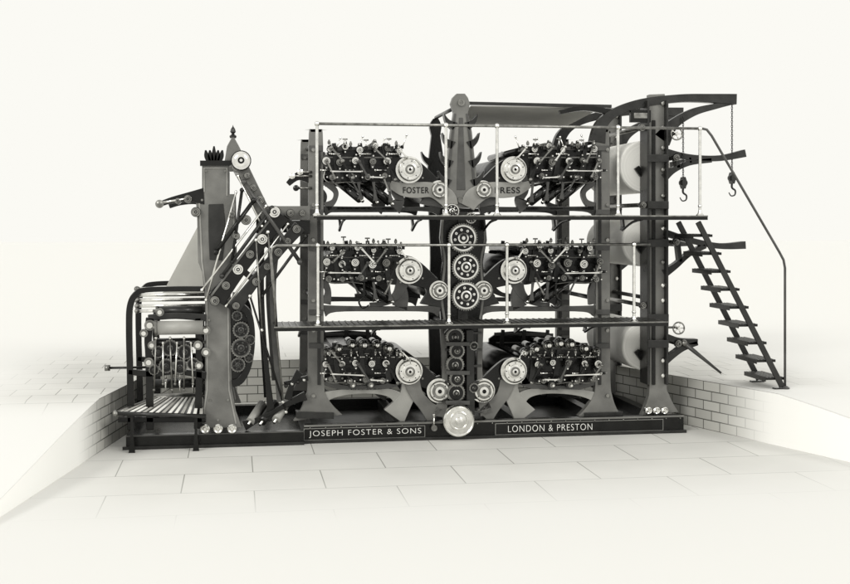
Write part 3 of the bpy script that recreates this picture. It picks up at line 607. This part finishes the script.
for (a, b, r) in ((241, 161, 9), (247, 176, 3), (253, 188, 3.4), (260, 200, 4), (274, 212, 5.5), (290, 213, 3.5), (262, 239, 5), (250, 254, 4), (238, 269, 5), (226, 285, 4), (215, 300, 4.5), (296, 229, 4), (287, 241, 3.4), (278, 252, 4), (267, 266, 3.4), (256, 281, 4), (236, 305, 3.5), (246, 220, 4.5), (302, 213, 3), (236, 236, 3.6), (232, 214, 3)):
    g = G(); c = p(a, b, FY); bearing(g, c, r*.0072, FY-.12-rnd.random()*.04, STL if r > 4.9 else DST)
    g.cyl((c.x, FY+.1, c.z), (c.x, RY, c.z), r*.0095, RUB if rnd.random() < .6 else DST)
    g.make('web_roller', fo)
for (a, b, r) in ((237, 316, 5), (241, 330, 8), (241, 348, 9.5), (238, 365, 7), (250, 340, 5), (249, 358, 4.5)):
    gear(a, b, r, FY-.06-(a % 3)*.02, 'folder_gear', fo, MID, holes=6)
g = G(); c = p(160, 204, FY)
g.lathe((c.x, FY-.06, c.z), [(.01, .1), (.01, .0), (.04, .0), (.04, -.012), (.03, -.014), (.012, -.02), (0, -.02)], DST, 20); g.cyl((c.x-.03, FY-.03, c.z+.005), (c.x+.3, FY-.03, c.z+.06), .011, STL)
g.make('hand_wheel', fo)
for (a, b, r) in ((188, 199, 3.4), (178, 201, 2.6), (196, 212, 4)):
    g = G(); c = p(a, b, FY); bearing(g, c, r*.008, FY-.06, DST); g.make('roller_bearing', fo)
for (a, b, c_, d) in ((268, 232, 283, 402), (250, 296, 286, 412), (256, 240, 262, 330)):
    g = G(); A = p(a, b, FY-.16); B = p(c_, d, FY-.16); g.cyl(A, B, .010, DST if a != 250 else BLK); g.ball(A, .02, STL); g.ball(B, .018, STL); g.make('connecting_rod', fo)
g = G(); q = [p(a, b, .9) for a, b in ((162, 294), (200, 222), (214, 222), (222, 294))]
g.poly([(v.x, v.z) for v in q], .9, .92, PAL)
g.make('former_board', fo, label='pale triangular sheet former')
# delivery section
DYf, DYb = -.16, .95
dl = G()
def dr(pts, m=BLK, n=6): dl.rib(pts, DYf, DYf+.05, m, n, ref=DYf)
dr([(131, 430, 7), (130, 380, 6), (129, 330, 6), (130, 306, 6), (136, 294, 6), (146, 290, 5), (175, 289, 5), (204, 289, 5)])
dr([(150, 430, 7), (149, 360, 7), (148, 340, 7), (150, 318, 8)])
dr([(128, 372, 5), (150, 374, 6), (178, 372, 5), (206, 376, 7)])
dr([(148, 318, 6), (176, 316, 6), (206, 318, 7)], DRK, 4)
dr([(198, 318, 6), (199, 372, 6), (198, 429, 8)], BLK, 2)
dr([(118, 420, 5), (160, 420, 5), (206, 420, 5)], BLK, 2)
dv = dl.make('delivery_frame', PR, .005, label='black curved side frame of the copy delivery')
dup(dv, (0, DYb-DYf, 0), PR)
for (y, Y, r) in ((289, -.1, .018), (295, .1, .018), (300, .3, .018), (306, .5, .016), (311, .7, .016)):
    g = G(); A = p(137, y, Y); B = p(205, y, Y); g.cyl((A.x, Y, A.z), (B.x, Y, A.z), r, STL); g.ball((A.x, Y, A.z), r*1.6, DST); g.make('cross_rod', dv)
for (xa, xb, y, Y, r, m) in ((157, 203, 328, -.24, .066, LGR), (156, 203, 343, -.14, .045, RUB), (158, 203, 311, -.05, .045, DRK), (152, 203, 358, 0, .04, RUB), (152, 203, 384, .1, .045, DRK), (150, 203, 398, .3, .04, DST)):
    g = G(); A = p(xa, y, Y); B = p(xb, y, Y); z = A.z
    g.cyl((A.x, Y, z), (B.x, Y, z), r, m, seg=32); g.cyl((A.x-.05, Y, z), (B.x+.03, Y, z), .014, DST)
    g.lathe((A.x-.02, Y, z), [(.02, 0), (r*1.12, 0), (r*1.12, .02), (0, .02)], DST, 24, (1, 0, 0)); g.make('delivery_roller', dv)
for (a, b, r) in ((158, 352, 6), (170, 348, 8), (185, 352, 7.5), (166, 366, 7), (180, 367, 7), (193, 364, 6), (154, 370, 5)):
    gear(a, b, r, -.17-(a % 3)*.015, 'delivery_gear', dv, MID, holes=0, thick=.03)
for k, a in enumerate((156, 163, 170, 177, 184, 191)):
    g = G(); A = p(a, 338+(k % 2)*5, -.25); B = p(a+(k % 3-1)*2, 390-(k % 2)*6, -.25); g.cyl(A, B, .008, STL if k % 2 else DST); g.ball(A, .014, STL); g.ball(B, .014, DST); g.make('connecting_rod', dv)
for k, a in enumerate((166, 180, 193)):
    g = G(); c = p(a, 380, -.05)
    for q in range(5):
        an = q*1.2566+.4+k
        g.tube([(c.x, -.05+.02*math.cos(an), c.z+.02*math.sin(an)), (c.x, -.05+.08*math.cos(an+.3), c.z+.08*math.sin(an+.3)), (c.x, -.05+.11*math.cos(an+.9), c.z+.11*math.sin(an+.9))], .007, STL, 5, 6)
    g.lathe((c.x-.01, -.05, c.z), [(0, 0), (.03, 0), (.03, .02), (0, .02)], STL, 12, (1, 0, 0))
    g.make('fly_fan', dv)
for (a, b, r) in ((150, 325, 4), (152, 345, 3), (149, 362, 3.5), (160, 312, 3), (198, 345, 3.4), (199, 365, 3), (144, 333, 3), (206, 330, 3.4), (206, 352, 3.4)):
    g = G(); c = p(a, b, DYf); g.lathe((c.x, DYf, c.z), [(r*.013, 0, BLK), (r*.013, -.03, BLK), (r*.007, -.03, DST), (r*.007, -.06, DST), (0, -.06, STL)], DST, 16); g.make('roller_bearing', dv)
RR, RL, FL_, FR = p(204, 397, .3), p(156, 397, .3), p(119, 413, -.40), p(204, 416, -.40)
g = G(); i = g.mi(BLK)
vv = [g.bm.verts.new(q+Vector((0, 0, dz))) for dz in (-.02, -.004) for q in (RR, RL, FL_, FR)]
for f_ in ((0, 1, 2, 3), (4, 5, 6, 7), (0, 1, 5, 4), (1, 2, 6, 5), (2, 3, 7, 6), (3, 0, 4, 7)): g.face([vv[k] for k in f_], i)
ns = 13
for k in range(ns):
    a0, a1 = (k+.2)/ns, (k+.72)/ns
    q = [RR.lerp(RL, a0), RR.lerp(RL, a1), FR.lerp(FL_, a1), FR.lerp(FL_, a0)]
    lo = [g.bm.verts.new(v) for v in q]; hi = [g.bm.verts.new(v+Vector((0, 0, .006))) for v in q]
    j = g.mi(PAP if k % 3 else TAP)
    g.face(lo, j); g.face(hi, j)
    for m_ in range(4): g.face([lo[m_], lo[(m_+1) % 4], hi[(m_+1) % 4], hi[m_]], j)
g.cyl(FL_+Vector((-.02, -.02, 0)), FR+Vector((.02, -.02, 0)), .02, DRK); g.cyl(FL_+Vector((-.02, -.02, 0)), RL, .016, DST); g.ball(FL_+Vector((-.03, -.02, 0)), .03, DST)
g.make('delivery_tape_table', dv, label='sloping delivery table of pale tapes')
for a in (132, 196):
    g = G(); A = p(a, 415, -.38); g.ribm([(A.x, A.z, .03), (A.x, A.z*.5, .025), (A.x, .0, .06)], -.40, -.37, BLK, 4); g.make('table_leg', dv)
g = G(); A = p(108, 368, .3); B = p(150, 368, .3); g.cyl((A.x, .3, A.z), (B.x, .3, A.z), .012, DRK); g.cyl((A.x-.03, .3, A.z), (A.x+.02, .3, A.z), .03, DST); g.make('drive_shaft', dv)
for a in (205, 218, 232):
    g = G(); c = p(a, 429, -.26); g.lathe((c.x, -.26, c.z), [(.02, .12), (.02, .04), (.044, .04), (.044, 0), (.035, -.008), (.024, -.002), (.014, -.014), (0, -.014)], STL, 20); g.make('adjusting_wheel', fo)
for k, (a, b, c_, d) in enumerate(((250, 422, 262, 404), (262, 422, 275, 403), (276, 420, 288, 401))):
    g = G(); A = p(a, b, -.1); B = p(c_, d, .15); g.cyl(A, B, .042, LGR if k % 2 == 0 else DRK, seg=20); dd = (B-A).normalized(); g.cyl(A-dd*.05, B+dd*.05, .013, STL); g.make('nipping_roller', fo)
g = G(); g.rib([(244, 426, 10), (262, 418, 4), (292, 402, 6), (306, 396, 9)], -.1, -.06, BLK, 5); g.rib([(288, 400, 8), (292, 385, 5), (300, 372, 8)], -.1, -.05, BLK, 4); g.make('foot_bracket', fo, .004)
g = G()
for k in range(4):
    A = p(286+k*6, 386-k*2, -.1); g.ball(A, .02, STL if k % 2 else DRK)
g.rib([(284, 384, 4), (308, 378, 5)], -.08, -.05, BLK, 1); g.make('web_guide_bracket', fo)

# ------------------------------------------------------------------ ground
def structure(o): o['kind'] = 'structure'
A0 = fl(785, 395, RZ); A1 = fl(620, 366, RZ)
dirR = (A1-A0); dirR.z = 0; dirR.normalize()
L0 = fl(95, 455, 0); L1 = fl(130, 432, 0); dirL = (L1-L0).normalized()
atR = lambda y: A0 + dirR*((y-A0.y)/dirR.y)
atL = lambda y: Vector((L0.x, L0.y, 0)) + dirL*((y-L0.y)/dirL.y)
YB = 2.6; YR1, YR2 = -1.0, -4.6      # raised floor is level to YR1, then an added ramp, lit like the floor, runs to YR2
YL1, YL2 = -.3, -3.7
bm = bmesh.new()
q = [bm.verts.new(v) for v in ((-60, -40, 0), (60, -40, 0), (60, 2.7, 0), (-60, 2.7, 0))]; bm.faces.new(q)
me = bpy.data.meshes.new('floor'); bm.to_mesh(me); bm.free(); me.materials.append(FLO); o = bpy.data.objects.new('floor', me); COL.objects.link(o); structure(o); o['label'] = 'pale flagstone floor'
bm = bmesh.new()
def V(x, y, z=RZ): return bm.verts.new((x, y, z))
def strip(at, X, y1, y2, yb):
    rows = [(yb, RZ), (y1, RZ)]
    for k in range(1, 13):
        t = k/12; e = min(1, t*1.0); rows.append((y1+(y2-y1)*t, RZ*(1-(e*.75+.25*e*e*(3-2*e))) - (.004 if k == 12 else 0)))
    V_ = [(V(at(y).x, y, z), V(X, y, z)) for y, z in rows]
    for a, b in zip(V_, V_[1:]):
        f = bm.faces.new((a[0], a[1], b[1], b[0])); f.smooth = True
    return V_[0], rows
r0, rowsR = strip(atR, 60, YR1, YR2, YB); l0, rowsL = strip(atL, -60, YL1, YL2, YB)
j, k = V(60, 90), V(-60, 90); bm.faces.new((l0[1], l0[0], r0[0], r0[1], j, k))
bmesh.ops.recalc_face_normals(bm, faces=bm.faces[:])
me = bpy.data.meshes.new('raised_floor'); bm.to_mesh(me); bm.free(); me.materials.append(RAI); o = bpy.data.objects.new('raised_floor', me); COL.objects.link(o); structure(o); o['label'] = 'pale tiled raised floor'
def wall(at, rows, a, b, out, lab='low white glazed brick wall edging the sunken floor'):
    a = Vector((a.x, a.y, 0)); b = Vector((b.x, b.y, 0)); L = (b-a).length; ang = math.atan2(b.y-a.y, b.x-a.x)
    if rows: pts = [((Vector((at(y).x, y, 0))-a).length, max(z-.003, .001)) for y, z in rows[::-1]]; pts = [(0, 0)]+pts[1:]+[(L, 0)]
    else: pts = [(0, 0), (0, RZ-.003), (L, RZ-.003), (L, 0)]
    g = G(); g.poly(pts, 0, .2*out, BRK)
    bmesh.ops.recalc_face_normals(g.bm, faces=g.bm.faces[:])
    me = bpy.data.meshes.new('brick_wall'); g.bm.to_mesh(me); g.bm.free(); me.materials.append(BRK)
    o = bpy.data.objects.new('brick_wall', me); COL.objects.link(o); o.location = a; o.rotation_euler = (0, 0, ang)
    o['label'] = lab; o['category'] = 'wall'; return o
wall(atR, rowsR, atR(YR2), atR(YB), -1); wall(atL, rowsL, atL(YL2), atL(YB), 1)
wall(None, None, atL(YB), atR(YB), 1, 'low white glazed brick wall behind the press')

# ------------------------------------------------------------------ light, world, camera
w = bpy.data.worlds.new('World'); S.world = w; w.use_nodes = True
bg = w.node_tree.nodes['Background']; bg.inputs['Color'].default_value = (.965, .955, .905, 1); bg.inputs['Strength'].default_value = 1.0
for sx, e in ((.6, 1.3), (-.55, .95)):  # added suns, one from each front side, to brighten floor and wall sides
    l = bpy.data.lights.new('added_sun', 'SUN'); l.energy = e; l.angle = math.radians(16); l.color = (1, .985, .93)
    o = bpy.data.objects.new('added_sun', l); COL.objects.link(o); o.location = (-sx*8, -8, 8)
    o.rotation_euler = Vector((sx, .66, -.48)).to_track_quat('-Z', 'Y').to_euler()
cam = bpy.data.cameras.new('camera'); co = bpy.data.objects.new('camera', cam); COL.objects.link(co)
co.location = (CX, -D, H); co.rotation_euler = (math.radians(90), 0, -TH)
cam.sensor_width = 36; cam.lens = 36*F/850; cam.shift_y = -70/850; cam.clip_end = 500
S.camera = co
S.view_settings.view_transform = 'Standard'; S.view_settings.look = 'None'
